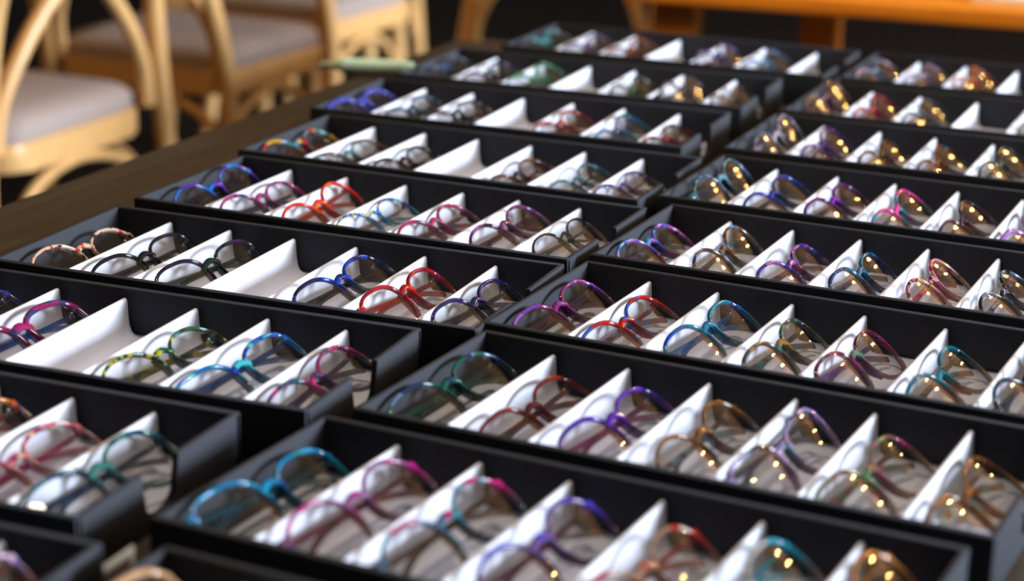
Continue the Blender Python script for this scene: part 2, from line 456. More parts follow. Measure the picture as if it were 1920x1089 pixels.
def temple_mesh(sh, s):
    """folded temple: s is the side of its hinge; the two lie one over the other"""
    A, B, D, ex, kp, cat, rt, rd = SHAPES[sh]; bm = bmesh.new()
    w = A + D / 2 + rt + .0028; hv = B * .27 + cat * .8
    z1 = .0062 if s < 0 else .0030
    zs = depth((A + D) / 2, w, hv) - .0070
    P = [(s * w, hv, zs), (s * (w - .0012), hv, z1 + .003), (s * (w - .006), hv, z1 + .0006), (s * (w - .020), hv, z1), (s * .02, hv - .001, z1),
         (-s * (w - .055), hv - .002, z1 + .0004), (-s * (w - .035), hv - .006, z1 + .0012), (-s * (w - .018), hv - .012, z1 + .0022), (-s * (w - .010), hv - .016, z1 + .0030)]
    Q = catmull(P, 5); n = len(Q)
    sc = [1.0 if i < n * .5 else 1.0 + .25 * ((i - n * .5) / (n * .5)) for i in range(n)]
    thin = rt < .0011
    sweep(bm, Q, .0013 if thin else .0021, .0009 if thin else .0011, (0, 1, 0.0), 8, False, 3, sc)
    return to_mesh('temple', bm, True, 50)
def hinge_mesh(sh, s):
    A, B, D, ex, kp, cat, rt, rd = SHAPES[sh]; bm = bmesh.new()
    w = A + D / 2 + rt + .0020; hv = B * .27 + cat * .8; z = depth((A + D) / 2, w, hv) - .0072
    bm2 = Matrix.Translation((s * (w - .0012), hv, z)) @ Matrix.Rotation(PI / 2, 4, 'X')
    bmesh.ops.create_cone(bm, cap_ends=True, segments=10, radius1=.0011, radius2=.0011, depth=.0046, matrix=bm2)
    return to_mesh('hinge', bm, True, 40)
MESH = {}
def parts_for(sh):
    if sh not in MESH:
        MESH[sh] = dict(front=front_mesh(sh), pad=[pad_mesh(sh, -1), pad_mesh(sh, 1)], lens=[lens_mesh(sh, -1), lens_mesh(sh, 1)],
                        temple=[temple_mesh(sh, -1), temple_mesh(sh, 1)], hinge=[hinge_mesh(sh, -1), hinge_mesh(sh, 1)])
    return MESH[sh]

POSE = {      # x from its divider, y, z, tilt, yaw, roll of each pair as it lies in its compartment
    ('L3', 0): (0.0289, -0.0833, 0.0241, 34.5, 0.5, -4.6), ('L3', 1): (0.0334, -0.0810, 0.0238, 33.7, -2.2, -0.7), ('L3', 2): (0.0354, -0.0798, 0.0242, 39.2, -3.7, -1.8), ('L2', 2): (0.0318, -0.0829, 0.0250, 29.9, -5.0, -0.2),
    ('L3', 4): (0.0382, -0.0857, 0.0301, 28.3, -1.3, -0.5), ('L3', 5): (0.0315, -0.0874, 0.0279, 36.9, 4.6, -6.9), ('L3', 6): (0.0290, -0.0876, 0.0267, 33.9, 2.9, -6.0), ('L2', 4): (0.0314, -0.0887, 0.0262, 27.0, -2.5, -2.6),
    ('L2', 5): (0.0339, -0.0895, 0.0249, 31.2, -7.2, 2.4), ('L2', 6): (0.0293, -0.0888, 0.0258, 26.2, 0.3, 2.1), ('L1', 5): (0.0294, -0.0907, 0.0246, 24.9, -0.9, 0.4), ('L1', 6): (0.0267, -0.0914, 0.0273, 28.5, -2.2, 0.2),
    ('L4', 2): (0.0295, -0.0893, 0.0258, 37.5, 0.3, 3.4), ('L4', 3): (0.0221, -0.0902, 0.0262, 28.2, 4.6, -4.4), ('L4', 4): (0.0240, -0.0896, 0.0265, 28.3, 3.3, -3.3), ('L4', 5): (0.0337, -0.0862, 0.0316, 28.7, 1.3, -0.4),
    ('L4', 6): (0.0293, -0.0868, 0.0291, 34.5, 6.5, -6.0), ('L4', 0): (0.0290, -0.0816, 0.0261, 41.0, -2.3, 3.8), ('L4', 1): (0.0292, -0.0887, 0.0260, 32.9, 4.5, -5.5), ('L5', 0): (0.0251, -0.0888, 0.0263, 29.7, 1.7, -4.5),
    ('L5', 1): (0.0265, -0.0901, 0.0238, 24.3, -0.2, -1.4), ('L5', 2): (0.0298, -0.0889, 0.0238, 26.4, 4.4, -4.3), ('L5', 4): (0.0329, -0.0888, 0.0234, 23.8, -0.5, 1.1), ('L5', 5): (0.0347, -0.0879, 0.0255, 25.2, 0.4, 1.0),
    ('L5', 6): (0.0220, -0.0904, 0.0260, 26.8, 2.6, -4.5), ('L6', 0): (0.0264, -0.0895, 0.0285, 27.7, -0.9, -3.2), ('L6', 1): (0.0330, -0.0877, 0.0268, 25.3, 0.5, 0.7), ('L6', 2): (0.0272, -0.0893, 0.0274, 27.7, -1.2, -3.5),
    ('L6', 4): (0.0273, -0.0884, 0.0275, 26.7, 0.5, -1.8), ('L6', 5): (0.0305, -0.0883, 0.0270, 27.0, -1.5, 3.7), ('L6', 6): (0.0229, -0.0915, 0.0253, 25.0, 2.3, -2.5), ('L7', 4): (0.0353, -0.0878, 0.0257, 37.9, 2.1, -4.2),
    ('L7', 5): (0.0353, -0.0871, 0.0294, 47.4, 1.6, -7.2), ('L7', 6): (0.0299, -0.0878, 0.0248, 38.8, -0.4, -3.6), ('L8', 4): (0.0288, -0.0879, 0.0299, 41.1, -1.5, -2.6), ('L8', 5): (0.0361, -0.0872, 0.0270, 36.0, -3.7, -0.1),
    ('R2', 0): (0.0263, -0.0883, 0.0281, 29.9, -1.1, 0.7), ('R2', 1): (0.0271, -0.0897, 0.0251, 28.2, 0.2, -0.1), ('R2', 2): (0.0344, -0.0865, 0.0301, 32.9, -0.1, -1.7), ('R2', 3): (0.0309, -0.0881, 0.0262, 35.1, 4.5, -4.5),
    ('R2', 4): (0.0282, -0.0883, 0.0265, 38.5, 2.8, -6.1), ('R2', 5): (0.0299, -0.0889, 0.0244, 32.0, 2.0, -2.3), ('R3', 0): (0.0237, -0.0883, 0.0274, 32.2, 4.4, -5.6), ('R3', 1): (0.0337, -0.0859, 0.0264, 41.7, -0.8, 2.5),
    ('R3', 2): (0.0364, -0.0875, 0.0253, 33.4, 2.8, -5.0), ('R3', 3): (0.0345, -0.0880, 0.0260, 39.5, 4.7, -7.0), ('R3', 4): (0.0355, -0.0874, 0.0269, 36.8, 3.6, -3.2), ('R3', 5): (0.0343, -0.0879, 0.0259, 33.3, 1.8, -1.1),
    ('R4', 0): (0.0341, -0.0840, 0.0322, 46.5, -0.4, 0.1), ('R4', 1): (0.0339, -0.0874, 0.0282, 30.7, -1.9, 1.0), ('R4', 2): (0.0311, -0.0874, 0.0287, 33.0, 0.7, -2.9), ('R4', 3): (0.0342, -0.0877, 0.0273, 34.7, -1.2, 2.1),
    ('R4', 4): (0.0339, -0.0882, 0.0251, 33.6, -0.7, 1.6), ('R4', 5): (0.0311, -0.0889, 0.0235, 30.8, -2.8, 0.9), ('R5', 0): (0.0330, -0.0860, 0.0299, 53.3, -3.2, 5.2), ('R5', 1): (0.0310, -0.0878, 0.0283, 36.2, -0.8, 4.1),
    ('R5', 2): (0.0328, -0.0877, 0.0261, 36.8, 2.5, -4.2), ('R5', 3): (0.0318, -0.0880, 0.0261, 32.2, 0.7, 0.1), ('R6', 0): (0.0296, -0.0866, 0.0326, 45.9, -3.3, 3.7), ('R6', 1): (0.0311, -0.0877, 0.0280, 34.6, -1.8, 2.7),
    ('R6', 2): (0.0306, -0.0878, 0.0280, 35.8, -3.0, 2.6), ('R1', 1): (0.0334, -0.0827, 0.0218, 27.4, 0.2, 0.1), ('R1', 2): (0.0365, -0.0861, 0.0266, 29.8, 1.0, -3.5), ('R1', 3): (0.0378, -0.0861, 0.0264, 31.5, 0.9, -1.0),
    ('R1', 4): (0.0300, -0.0875, 0.0270, 43.0, -3.0, 0.0), ('R1', 5): (0.0342, -0.0890, 0.0239, 32.1, -2.0, -2.5), ('R1', 6): (0.0325, -0.0894, 0.0220, 29.2, 1.9, -2.1),
    ('R0', 0): (0.0279, -0.0876, 0.0267, 33.8, 3.7, -6.9), ('R0', 3): (0.0327, -0.0875, 0.0292, 32.3, -2.7, 0.5),
    ('R0', 4): (0.0346, -0.0865, 0.0245, 36.6, -4.7, -0.5), ('R0', 5): (0.0327, -0.0879, 0.0282, 32.4, -2.7, 0.3),
}
random.seed(7)
G = {}
def glasses(t, slot, sh, mat, label, temple=None, tilt=29, x=0.0, y=0.0, z=0.0, yaw=-3.0, roll=0.5, lens=None):
    X, Y, a, dx = TRAYS[t]
    d0 = 0.0 if slot == 0 else slot * PITCH + dx[slot - 1]
    if slot == 0: d0 = XL - .0058
    if slot == 6: x -= .0032
    if (t, slot) in (('R0', 1), ('R1', 4)): x -= .0025
    tilt += random.uniform(-1.5, 1.5); yaw += random.uniform(-1, 1)
    px, py, pz = .0335 + x, -.087 + y, .030 + z
    if (t, slot) in POSE:
        px, py, pz, tilt, yaw, roll = POSE[(t, slot)]
        d0 = XL if slot == 0 else slot * PITCH + dx[slot - 1]
    T = math.radians(tilt); yw = math.radians(yaw); rl = math.radians(roll)
    ct, st = math.cos(T), math.sin(T)
    base = Matrix(((0, -ct, st), (1, 0, 0), (0, st, ct)))              # columns: u, v, n in tray axes
    rot = Matrix.Rotation(a, 3, 'Z') @ Matrix.Rotation(yw, 3, 'Z') @ base @ Matrix.Rotation(rl, 3, 'Z')
    ctr = Vector((d0 + px, py, pz))
    wc = Matrix.Translation((X, Y, TABLE)) @ Matrix.Rotation(a, 4, 'Z') @ ctr.to_4d()
    wc = wc.to_3d() - rot @ Vector((0, 0, N0))
    r = empty('eyeglasses'); r.matrix_world = Matrix.Translation(wc) @ rot.to_4x4()
    tag(r, label + ', ' + ORD[t], 'eyeglasses', 'eyeglasses lying in the trays')
    p = parts_for(sh)
    link('frame_front', p['front'], mat, r)
    for i in (0, 1):
        l = link('lens', p['lens'][i], lens or M_lens, r); l['label'] = 'clear glass lens' if not lens else 'grey tinted lens'
        link('nose_pad', p['pad'][i], thin(temple or mat), r)
        k = link('temple', p['temple'][i], thin(temple or mat), r)
        link('hinge', p['hinge'][i], M_steel, k)
    G[(t, slot)] = r
    return r

fm = frame_mat
CLEAR = (205, 195, 190)
def F(name, *a, **k): return frame_mat('acetate_' + name, *a, **k)
THIN = {}
def thin(m):
    """the same acetate where it is moulded thin and lets more light through"""
    if m.name not in THIN:
        c = m.copy(); c.name = m.name + '_thin'
        n = [x for x in c.node_tree.nodes if x.type == 'MAP_RANGE' and x.inputs['From Max'].default_value == 1.0][0]
        n.inputs['To Min'].default_value *= .55; n.inputs['To Max'].default_value *= .6
        THIN[m.name] = c
    return THIN[m.name]
exec_list = []
# ---- front left trays
glasses('L0', 6, 'cat', F('lavender', (176, 150, 214), (214, 120, 80), ((230, 190, 220),), .9, .8), 'lavender and orange glasses cut by the left photo edge', F('l0t', (196, 96, 70)), tilt=38)
glasses('L1', 4, 'soft', F('orange_purple', (206, 96, 40), (110, 60, 120), ((90, 50, 120), (220, 140, 60)), .9, .7), 'burnt orange and purple glasses at left photo edge')
glasses('L1', 5, 'soft', F('pink_peach', (222, 120, 130), (226, 190, 180), ((236, 190, 150), (190, 40, 110), (120, 40, 90), (240, 220, 215)), .92, .55, 170), 'pink and peach mottled glasses', F('pinkt', (206, 60, 140), (226, 190, 180)))
glasses('L1', 6, 'panto', F('deep_teal', (18, 70, 96), (120, 150, 150), ((20, 96, 110), (60, 130, 120)), .93, .45), 'deep teal glasses with clear lower rims beside the notch', F('dtt', (14, 62, 104)))
glasses('L2', 1, 'soft', F('violet_navy', (70, 50, 130), (60, 60, 110), ((30, 50, 120),), .93), 'violet navy glasses at left photo edge')
glasses('L2', 2, 'chunky', F('magenta_wine', (150, 34, 96), (120, 40, 84), ((110, 60, 120), (60, 60, 110), (172, 40, 110)), .96, .9, 110), 'magenta wine glasses with bright blue corners', F('azuret', (16, 110, 220)), tilt=27)
glasses('L2', 4, 'oval', F('green_tortoise', (40, 92, 62), (90, 110, 104), ((24, 60, 44), (190, 176, 40), (30, 130, 130), (60, 50, 20)), .95, .6, 190), 'green, yellow and teal tortoise glasses', F('gtt', (40, 90, 60), (70, 60, 30), ((190, 170, 40), (20, 50, 40))))
glasses('L2', 5, 'cat', F('azure_teal', (12, 104, 170), (110, 150, 170), ((20, 150, 176), (16, 70, 170), (60, 190, 200)), .95, .45, 120), 'azure and turquoise marbled glasses', F('att', (14, 80, 150)))
glasses('L2', 6, 'soft', F('pink_teal', (150, 50, 110), (130, 120, 130), ((40, 90, 110), (200, 60, 120), (70, 40, 90)), .9, .5, 150), 'pink and teal marbled glasses beside the notch', F('ptt', (70, 40, 90)))
# ---- fourth left tray
glasses('L3', 0, 'oval', F('peach_confetti', (222, 186, 158), (196, 140, 100), ((236, 220, 204), (206, 70, 50), (60, 50, 50), (130, 80, 130)), .97, .95, 210), 'peach, red and white tortoise glasses', F('pct', (80, 50, 40)))
glasses('L3', 1, 'soft', F('gloss_black', (18, 20, 30), (40, 44, 56), (), .98, .9), 'plain glossy black glasses', F('gbt', (22, 24, 40)))
glasses('L3', 2, 'soft', F('black_plum', (26, 18, 34), (50, 30, 66), ((50, 24, 70), (16, 40, 36)), .98, .9), 'black plum glasses left of the empty compartment', F('bpt', (20, 70, 60)))
glasses('L3', 4, 'soft', F('navy_cobalt', (16, 30, 80), (110, 120, 120), ((14, 60, 170), (14, 18, 44)), .97, .35, 60, .48, .3), 'navy glasses with cobalt blue inner rims', F('nct', (24, 22, 48)))
glasses('L3', 5, 'soft', F('scarlet', (176, 20, 32), (190, 70, 70), ((150, 14, 30), (200, 24, 30), (120, 50, 150)), .97, .5, 70), 'bright red glasses with violet flecks', F('sct', (176, 20, 26)))
glasses('L3', 6, 'soft', F('indigo', (44, 34, 100), (110, 110, 120), ((30, 36, 80), (96, 40, 130)), .97, .4, 80), 'indigo and purple glasses beside the notch', F('int', (14, 40, 84)))
# ---- fifth left tray
glasses('L4', 0, 'round', F('purple_azure', (86, 40, 160), (70, 40, 140), ((20, 110, 200), (100, 60, 180), (40, 150, 220)), .96, .9, 70), 'purple and azure blue glasses', F('pat', (40, 26, 60)), tilt=33)
glasses('L4', 1, 'oval', F('magenta_teal', (176, 50, 110), (80, 60, 120), ((40, 90, 130), (200, 60, 120), (60, 50, 110)), .95, .6, 180), 'magenta and teal speckled glasses', F('mtt', (60, 60, 120)))
glasses('L4', 2, 'round', F('scarlet_orange', (222, 44, 24), (190, 40, 50), ((232, 84, 30), (206, 30, 50)), .97, .7, 90), 'scarlet orange glasses standing taller than neighbours', F('sot', (206, 40, 40), (120, 40, 40)), tilt=40, z=.003, x=-.003)
glasses('L4', 3, 'slim', F('turquoise_yellow', (20, 110, 180), (70, 170, 200), ((40, 160, 200), (214, 176, 40), (120, 40, 110), (16, 60, 150)), .97, .7, 200), 'turquoise blue glasses with yellow flecks', F('tyt', (40, 160, 190), None, ((214, 150, 40), (20, 90, 170))), tilt=24)
glasses('L4', 4, 'oval', F('raspberry', (170, 44, 96), (150, 130, 140), ((70, 110, 120), (206, 30, 100), (120, 40, 80), (196, 140, 170)), .95, .45, 210), 'raspberry pink glasses with teal flecks', F('rat', (180, 30, 80), None, ((50, 100, 110),)))
glasses('L4', 5, 'oval', F('plum_marble', (104, 44, 100), (160, 130, 140), ((40, 26, 40), (150, 80, 150), (120, 40, 90)), .95, .4, 170), 'plum marbled glasses with clear lower rims', F('plt', (120, 50, 80), None, ((50, 20, 30),)))
glasses('L4', 6, 'slim', F('black_amber', (24, 22, 30), (196, 160, 110), (), .97, .4, 100, .55, .4), 'thin black glasses with amber clear lower rims', F('bat', (130, 84, 40), None, ((40, 80, 70),)), tilt=24)
# ---- sixth left tray
glasses('L5', 0, 'round', F('yellow_multi', (226, 166, 20), (60, 110, 90), ((90, 150, 160), (180, 50, 60), (60, 110, 90)), .96, .8, 55), 'yellow, teal and red glasses', F('ymt', (170, 50, 50)))
glasses('L5', 1, 'oval', F('smoke_brown', (96, 80, 76), (150, 140, 130), ((130, 70, 60), (90, 140, 140)), .85, .4, 120), 'smoky clear brown glasses')
glasses('L5', 2, 'oval', F('dark_plum', (40, 22, 38), (70, 40, 60), ((24, 16, 26),), .96, .7), 'dark plum glasses left of the empty compartment', F('dpt', (74, 20, 50)), tilt=26)
glasses('L5', 4, 'oval', F('bronze', (90, 58, 56), (150, 110, 80), ((130, 76, 34), (60, 50, 70)), .9, .5), 'bronze brown glasses right of the empty compartment')
glasses('L5', 5, 'slim', F('thin_teal', (12, 100, 116), (70, 110, 116), (), .96, .6), 'thin teal glasses')
glasses('L5', 6, 'slim', F('thin_violet', (84, 62, 130), (160, 130, 120), (), .95, .5), 'thin violet glasses with chestnut temples', F('chestnut', (134, 60, 20)), tilt=22)
# ---- seventh left tray
glasses('L6', 0, 'chunky', F('periwinkle', (74, 84, 190), (70, 80, 170), (), .97, .9), 'periwinkle blue glasses')
glasses('L6', 1, 'soft', F('petrol', (16, 84, 104), (60, 100, 110), ((20, 70, 90),), .95, .7), 'dark petrol blue glasses')
glasses('L6', 2, 'rect', F('olive_black', (40, 34, 30), (60, 54, 46), (), .95, .8), 'olive black glasses left of the empty compartment', tilt=24)
glasses('L6', 4, 'soft', F('brick_red', (170, 50, 36), (150, 60, 50), ((140, 30, 40), (80, 60, 90)), .95, .7, 70), 'brick red glasses right of the empty compartment')
glasses('L6', 5, 'rect', F('blue_aqua', (30, 110, 170), (50, 130, 140), ((70, 80, 110), (30, 120, 130)), .94, .6, 60), 'blue and aqua glasses', tilt=26)
glasses('L6', 6, 'rect', F('umber', (96, 70, 56), (130, 60, 60), ((130, 40, 60),), .94, .7, 70), 'umber and burgundy glasses beside the notch', tilt=22)
# ---- eighth left tray
glasses('L7', 0, 'oval', F('slate', (60, 66, 78), (90, 90, 90), ((50, 90, 130),), .93, .7), 'slate grey and blue glasses')
glasses('L7', 1, 'oval', F('dark_violet', (60, 40, 84), (80, 90, 100), ((30, 50, 60),), .94, .7), 'dark violet glasses', tilt=25)
glasses('L7', 2, 'big', F('emerald', (50, 150, 100), (140, 150, 130), ((90, 150, 130), (30, 130, 80)), .9, .5, 70), 'emerald green glasses left of the empty compartment')
glasses('L7', 4, 'round', F('olive_green', (70, 84, 60), (120, 110, 60), ((30, 90, 70), (120, 100, 40)), .9, .6, 90), 'olive green glasses leaning high, right of the empty compartment', tilt=40, z=.006)
glasses('L7', 5, 'round', F('navy_clear', (30, 44, 86), (110, 110, 110), ((90, 80, 70),), .92, .5, 60), 'navy glasses leaning high over their divider', tilt=42, z=.007)
glasses('L7', 6, 'round', F('taupe', (90, 76, 66), (120, 104, 90), (), .9, .6), 'taupe glasses beside the notch', tilt=40, z=.006)
# ---- rearmost left tray
glasses('L8', 0, 'soft', F('teal_smoke', (70, 100, 106), (100, 90, 84), ((60, 170, 176), (60, 60, 66)), .9, .7, 60), 'smoky teal glasses')
glasses('L8', 1, 'soft', F('brown_violet', (100, 80, 90), (140, 120, 116), ((90, 70, 120),), .88, .5), 'brown violet glasses')
glasses('L8', 2, 'soft', F('russet', (120, 84, 70), (130, 80, 60), ((150, 70, 50),), .88, .6), 'russet brown glasses left of the empty compartment')
glasses('L8', 4, 'round', F('indigo_clear', (80, 70, 140), (150, 140, 150), ((50, 40, 110), (170, 150, 150)), .88, .5, 80), 'indigo and clear glasses leaning high', tilt=42, z=.009)
glasses('L8', 5, 'big', F('sky_amber', (50, 110, 160), (160, 120, 80), ((90, 140, 170), (60, 90, 120)), .88, .6, 70), 'sky blue and amber glasses', tilt=38, z=.004)
# ---- right column
glasses('R9', 0, 'chunky', F('tan', (196, 150, 108), (206, 130, 96), ((214, 170, 130),), .97, .9), 'tan and peach glasses cut by the bottom photo edge', tilt=36, z=.004)
glasses('R0', 0, 'big', F('turquoise', (14, 120, 170), (20, 120, 130), ((10, 150, 196), (12, 80, 140), (20, 130, 140)), .96, .85, 70), 'bright turquoise glasses', F('tqt', (16, 90, 110)))
glasses('R0', 1, 'round', F('magenta_clear', (190, 30, 130), (190, 150, 160), ((150, 90, 140), (214, 20, 140)), .93, .4, 50), 'hot magenta glasses with clear lower rims', F('mct', (120, 40, 60)), tilt=31)
glasses('R0', 2, 'round', F('fuchsia_teal', (176, 24, 100), (90, 140, 150), ((80, 110, 140), (40, 140, 160), (206, 30, 120)), .93, .6, 60), 'fuchsia and teal glasses', F('ftt', (90, 60, 40)), tilt=32)
glasses('R0', 3, 'round', F('violet_plum', (80, 60, 196), (90, 50, 90), ((110, 80, 150), (66, 40, 180)), .93, .6, 55), 'violet blue and plum glasses', F('vpt', (100, 40, 60)), tilt=33)
glasses('R0', 4, 'round', F('red_tan', (190, 20, 20), (170, 140, 120), ((160, 120, 96), (200, 16, 16)), .93, .6, 50), 'red and tan glasses', tilt=34)
glasses('R0', 5, 'big', F('aqua_clear', (20, 160, 190), (190, 170, 160), ((190, 180, 176), (40, 170, 190)), .92, .4, 45), 'aqua glasses with crystal clear rims', tilt=34)
glasses('R0', 6, 'round', F('amber_low', (190, 120, 50), (160, 110, 60), (), .9, .6), 'amber glasses cut by the bottom photo edge', tilt=36, z=.004)
glasses('R1', 0, 'soft', F('midnight_teal', (20, 50, 84), (50, 90, 90), ((16, 90, 80), (90, 120, 150)), .95, .6, 60), 'midnight teal glasses', F('mit', (10, 80, 70)))
glasses('R1', 1, 'soft', F('cranberry', (110, 30, 30), (150, 80, 76), ((146, 40, 36), (84, 30, 34)), .92, .5, 120), 'cranberry brown glasses', F('crt', (120, 40, 40)))
glasses('R1', 2, 'soft', F('purple', (74, 30, 160), (150, 100, 160), ((90, 44, 170), (60, 20, 130)), .94, .5, 60), 'vivid purple glasses with magenta temples', F('put', (160, 10, 120), (90, 90, 150)))
glasses('R1', 3, 'round', F('amber_brown', (150, 90, 26), (150, 150, 150), ((110, 66, 26),), .94, .45, 60), 'amber brown glasses with grey clear rims', F('abt', (110, 70, 40), None, ((120, 170, 190),)), tilt=33)
glasses('R1', 4, 'cat', F('lilac_lace', (150, 120, 180), (170, 140, 180), ((40, 36, 44), (190, 170, 206), (120, 150, 170)), .92, .8, 150), 'lilac glasses with black lace pattern', F('llt', (60, 50, 60)), tilt=36)
glasses('R1', 5, 'big', F('rose_moss', (120, 90, 70), (190, 160, 140), ((90, 130, 90), (180, 60, 120), (150, 110, 80)), .9, .5, 90), 'rose and moss green marbled glasses', F('rmt', (150, 60, 80), None, ((60, 130, 80),)), tilt=37)
glasses('R1', 6, 'big', F('caramel', (160, 100, 50), (196, 150, 110), ((120, 76, 50), (190, 120, 40)), .9, .6, 70), 'caramel amber glasses at the end', F('cat_', (206, 120, 20), None, ((190, 210, 190),)), tilt=38)
glasses('R2', 0, 'soft', F('purple_magenta', (116, 56, 150), (150, 110, 130), ((130, 40, 110), (150, 90, 180)), .93, .5, 60), 'purple and magenta glasses', F('pmt', (100, 30, 80)), tilt=32)
glasses('R2', 1, 'soft', F('red_blue', (190, 26, 26), (140, 120, 130), ((150, 30, 40), (40, 90, 180), (200, 30, 24)), .94, .45, 40), 'red glasses with blue corners', F('rbt', (190, 20, 20), None, ((60, 130, 190),)), tilt=33)
glasses('R2', 2, 'soft', F('ocean_blue', (10, 84, 140), (90, 130, 140), ((20, 120, 150), (10, 50, 170)), .95, .45, 55), 'ocean blue and teal glasses', F('obt', (10, 90, 150)), tilt=33)
glasses('R2', 3, 'soft', F('grey_tortoise', (70, 66, 62), (150, 140, 130), ((90, 60, 40), (60, 110, 110), (150, 110, 50)), .9, .4, 120), 'grey brown tortoise glasses', F('grt', (90, 50, 30), None, ((60, 120, 90), (40, 130, 150))), tilt=34)
glasses('R2', 4, 'soft', F('burgundy', (110, 30, 60), (150, 110, 110), ((160, 40, 110), (80, 30, 50), (90, 120, 100)), .92, .5, 110), 'burgundy pink glasses with purple temples', F('but', (96, 30, 120)), tilt=35)
glasses('R2', 5, 'soft', F('teal_honey', (20, 104, 124), (170, 140, 110), ((40, 140, 160), (30, 70, 80)), .93, .45, 90), 'teal glasses with honey tortoise temples', F('tht', (206, 120, 16), None, ((30, 130, 140), (90, 50, 16))), tilt=36)
glasses('R2', 6, 'round', F('steel_blue', (50, 60, 90), (150, 150, 150), ((40, 40, 50), (90, 110, 150)), .92, .5, 60), 'steel blue glasses at right photo edge', tilt=36)
glasses('R3', 0, 'oval', F('blue_pink', (70, 90, 190), (150, 60, 130), ((190, 80, 170), (60, 160, 200), (40, 40, 120), (220, 130, 190)), .97, .9, 190), 'blue, pink and turquoise speckled glasses', F('bkt', (30, 40, 110), None, ((20, 150, 160), (150, 40, 110))), tilt=27)
glasses('R3', 1, 'round', F('cocoa', (100, 60, 34), (150, 130, 110), ((70, 50, 60), (60, 140, 210), (150, 90, 40)), .92, .4, 150), 'cocoa glasses with sky blue flecks', F('cot', (60, 120, 100), None, ((120, 70, 30),)), tilt=38, z=.003)
glasses('R3', 2, 'soft', F('violet_pink', (80, 50, 150), (130, 90, 140), ((150, 90, 170), (50, 40, 120), (190, 90, 130)), .95, .55, 160), 'violet and pink speckled glasses', F('vit', (70, 40, 110), None, ((150, 60, 110),)), tilt=31)
glasses('R3', 3, 'soft', F('navy_sea', (26, 40, 100), (90, 100, 120), ((20, 100, 130), (40, 50, 110)), .95, .55, 50), 'navy and sea green glasses', F('nst', (40, 36, 90)), tilt=34)
glasses('R3', 4, 'round', F('confetti', (214, 130, 150), (220, 180, 160), ((220, 170, 60), (60, 40, 40), (206, 30, 120), (240, 200, 200)), .95, .5, 190), 'pink, yellow and black confetti glasses with red temples', F('cft', (176, 20, 60), None, ((206, 60, 130),)), tilt=37, z=.002)
glasses('R3', 5, 'round', F('grey_blue', (90, 110, 140), (150, 140, 130), ((40, 36, 40), (120, 140, 170)), .9, .5, 70), 'grey blue glasses at right photo edge', F('gut', (60, 40, 30), None, ((120, 150, 190),)), tilt=37, z=.002)
glasses('R4', 0, 'round', F('petrol_lilac', (20, 90, 110), (90, 110, 120), ((90, 110, 190), (30, 110, 120), (110, 160, 180)), .93, .5, 110), 'petrol and lilac glasses with bright reflections', F('plt2', (30, 44, 70)), tilt=38, z=.003)
glasses('R4', 1, 'soft', F('cobalt', (26, 60, 160), (70, 90, 110), ((30, 40, 110),), .95, .6, 40), 'cobalt blue glasses', F('cbt', (16, 70, 90)), tilt=32)
glasses('R4', 2, 'soft', F('aubergine', (74, 30, 96), (110, 80, 110), ((96, 30, 90), (110, 20, 160)), .95, .6, 110), 'aubergine purple glasses', F('aut', (60, 40, 80)), tilt=33)
glasses('R4', 3, 'soft', F('hot_pink', (206, 40, 130), (110, 150, 160), ((230, 60, 160), (30, 140, 160), (180, 90, 180), (226, 170, 60)), .95, .5, 70), 'hot pink and teal glasses', F('hpt', (150, 110, 150), None, ((40, 120, 140),)), tilt=36, z=.003)
glasses('R4', 4, 'soft', F('oxblood', (60, 34, 50), (130, 100, 100), ((80, 34, 60), (40, 30, 60)), .93, .5, 110), 'oxblood glasses', F('oxt', (50, 30, 60), None, ((140, 30, 60),)), tilt=37, z=.002)
glasses('R4', 5, 'chunky', F('lilac_gold', (160, 110, 190), (180, 150, 170), (), .95, .6), 'lilac glasses at right photo edge', F('lgt', (170, 120, 40)), tilt=36)
glasses('R5', 0, 'round', F('crystal_lilac', (120, 116, 140), (150, 150, 160), ((80, 80, 120), (190, 180, 200)), .8, .5, 110), 'grey lilac crystal glasses', tilt=42, z=.006)
glasses('R5', 1, 'soft', F('royal_purple', (80, 30, 120), (100, 60, 110), ((60, 30, 100),), .94, .7), 'royal purple glasses', tilt=35, z=.003)
glasses('R5', 2, 'soft', F('chocolate', (70, 40, 30), (100, 70, 50), (), .95, .7), 'chocolate brown glasses', tilt=36, z=.002)
glasses('R5', 3, 'soft', F('mahogany', (96, 50, 34), (70, 80, 80), ((110, 60, 34), (40, 70, 76)), .94, .7, 60), 'mahogany and dark teal glasses', tilt=36, z=.002)
glasses('R5', 4, 'soft', F('forest', (50, 70, 56), (110, 100, 80), ((30, 60, 46),), .93, .6), 'forest green glasses at right photo edge', tilt=36)
glasses('R6', 0, 'round', F('gold_purple', (120, 90, 60), (110, 60, 110), ((80, 30, 90), (150, 110, 70)), .9, .6, 60), 'brown gold glasses with purple nose bridge', tilt=42, z=.006)
glasses('R6', 1, 'soft', F('ruby', (170, 30, 50), (140, 50, 60), ((150, 20, 60),), .94, .7), 'ruby red glasses', tilt=35)
glasses('R6', 2, 'soft', F('graphite_teal', (80, 80, 84), (60, 100, 110), (), .9, .6), 'graphite and teal glasses left of the empty compartment', tilt=36)
glasses('R6', 4, 'soft', F('moss_grey', (90, 96, 80), (110, 104, 90), (), .9, .6), 'moss grey glasses at right photo edge', tilt=34)
glasses('R7', 0, 'oval', F('pink_blue', (180, 140, 160), (90, 150, 170), ((60, 120, 150), (206, 170, 180)), .9, .6, 60), 'pale pink and blue glasses', tilt=33)
glasses('R7', 1, 'oval', F('lavender_grey', (130, 116, 150), (130, 116, 120), (), .85, .5), 'lavender grey glasses', tilt=33)
